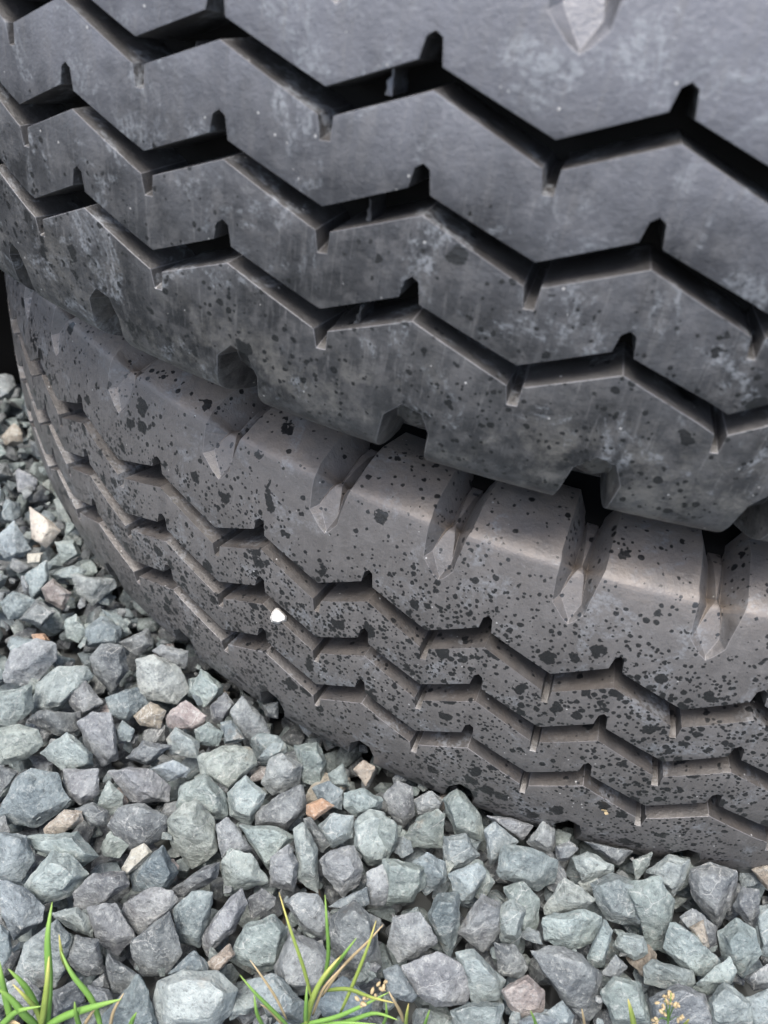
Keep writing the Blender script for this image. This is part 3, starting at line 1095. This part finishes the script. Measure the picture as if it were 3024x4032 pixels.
e_ = tuft('grass_sprig', 8, (655, 1115), 'lone green shoot and one dry stalk standing under the pinkish stone')
for code, pts, w_, l_ in (('g', [(662, 1125), (650, 1080), (633, 1040)], .0016, .022), ('t', [(868, 1120), (862, 1075), (854, 1030)], .0013, .024)):
    blade(e_, code, pts, w_, l_, 8)

# ---------------------------------------------------------------- small things on the tyres
def ray_tyre(x, y, rr=R):
    """where the line of sight meets the lower tyre's tread"""
    d = ray(x, y); o = CAM - Vector((.05137, .01168, -.18382))
    A = d.x ** 2 + d.y ** 2; B = o.x * d.x + o.y * d.y; Cc = o.x ** 2 + o.y ** 2 - rr * rr
    s = (-B - math.sqrt(B * B - A * Cc)) / A
    return CAM + d * s

N = NT('white_stone')
tc = N.n('ShaderNodeTexCoord')
N.set(N.b.inputs['Base Color'], N.mix(N.noise(tc.outputs['Object'], 300, 5), (.36, .35, .33), (.60, .59, .56)))
N.b.inputs['Roughness'].default_value = .6
PO = [(580, 1336), (584, 1322), (595, 1310), (603, 1311), (623, 1331), (621, 1343), (601, 1350), (584, 1346)]
PC = ray_tyre(601, 1333, R - .001)
pd = (PC - CAM).dot(FWD)
hp = []
for x, y in PO:
    for f, k in ((.88, 0), (.66, -.002), (.55, .003)):
        r_ = ray(601 + (x - 601) * f, 1332 + (y - 1332) * f)
        hp.append(CAM + r_ * ((pd + k) / r_.dot(FWD)) - PC)
bm = hull_bm(hp)
pebble = link('pebble', finish_stone(bm, .009, 3.3, 'pebble', 3, .3), N.mat)
pebble.location = PC + FWD * .0002
tag(pebble, 'tiny white pebble caught in the tread of the lower tyre', 'pebble')

scrap = tag(empty('plant_scrap', ray_tyre(1308, 1752, R + .0005)), 'tiny dry brown plant scrap stuck to the lower tyre near the gravel', 'plant scrap')
for k in range(7):
    a_ = random.uniform(0, 6.28); l_ = random.uniform(.0015, .0034)
    v = Vector((math.cos(a_), -.35, math.sin(a_))).normalized() * l_
    n_ = v.cross(Vector((0, 1, .3))).normalized() * .00045
    dpt = Vector((0, -.0004, .0002))
    vs8 = [-n_, n_, v * .6 + n_ * 1.5, v, v * .6 - n_ * 1.5]
    me = bpy.data.meshes.new('leaf')
    me.from_pydata([tuple(p) for p in vs8] + [tuple(p + dpt) for p in vs8], [],
                   [(0, 1, 2, 3, 4), (9, 8, 7, 6, 5)] + [(i, (i + 1) % 5, (i + 1) % 5 + 5, i + 5) for i in range(5)])
    at = me.attributes.new('along', 'FLOAT', 'POINT'); at.data.foreach_set('value', [random.random()] * 10)
    link('leaf', me, LEAF['t'], scrap)

# torn moulding flash left standing in the grooves of the upper tyre
def flash(x, y, h, lean):
    d = ray(x, y); s = ((R - .004) * .0 + 1)
    # meet the upper tyre's tread cylinder in its own frame
    inv = ROT0.transposed()
    o = inv @ CAM; dd = inv @ d
    A = dd.x ** 2 + dd.y ** 2; B = o.x * dd.x + o.y * dd.y; Cc = o.x ** 2 + o.y ** 2 - (R - .002) ** 2
    P = o + dd * ((-B - math.sqrt(B * B - A * Cc)) / A)
    th = math.atan2(P.y, P.x)
    er = Vector((math.cos(th), math.sin(th), 0)); et = Vector((-math.sin(th), math.cos(th), 0)); ez = Vector((0, 0, 1))
    prof = [(-.55, 0), (-.25, .22), (-.4, .45), (.1, .62), (.0, 1.0), (.35, .9), (.3, .5), (.55, .3), (.45, 0)]
    V = []
    for dep in (-.014, -.003):
        for u, v in prof:
            V.append(P + et * (u * h * .28 + v * h * lean) + ez * ((v - .5) * h) + er * (dep + random.uniform(-.0006, .0006)))
    n = len(prof)
    F = [tuple(range(n))[::-1], tuple(range(n, 2 * n))] + [(i, (i + 1) % n, (i + 1) % n + n, i + n) for i in range(n)]
    me = bpy.data.meshes.new('rubber_flash')
    me.from_pydata([tuple(v - Vector((0, 0, C0 - HALF))) for v in V], [], F)
    link('rubber_flash', me, RUB_TOP, upper)
for x, y, h, l in ((836, 175, .0075, -.05), (791, 458, .0065, -.1), (764, 686, .0065, .1), (408, 102, .003, .1)):
    flash(x, y, h, l)

# added black panel standing in for the darkness behind the tyres
N = NT('shade_black'); tc = N.n('ShaderNodeTexCoord')
N.set(N.b.inputs['Base Color'], N.mix(N.noise(tc.outputs['Object'], 40, 5), (.004, .004, .004), (.009, .009, .009)))
N.b.inputs['Roughness'].default_value = .9
N.b.inputs['Specular IOR Level'].default_value = 0
bm = bmesh.new()
bmesh.ops.create_cube(bm, size=1.0)
for v in bm.verts:
    v.co = Vector((v.co.x * .5, v.co.y * .02, v.co.z * .22))
bmesh.ops.bevel(bm, geom=bm.edges[:], offset=.003, segments=2, affect='EDGES')
me = bpy.data.meshes.new('shade_panel'); bm.to_mesh(me); bm.free()
shade_panel = link('shade_panel', me, N.mat)
e1 = Vector((-.425, -.170, 0)); dirb = Vector((-.70, -.55, 0)).normalized()
shade_panel.location = e1 + dirb * .25 + Vector((0, 0, -.265 + .11))
shade_panel.rotation_euler = (0, 0, math.atan2(dirb.y, dirb.x))
tag(shade_panel, 'added black panel standing in for the darkness behind the stacked tyres', 'shade_panel')
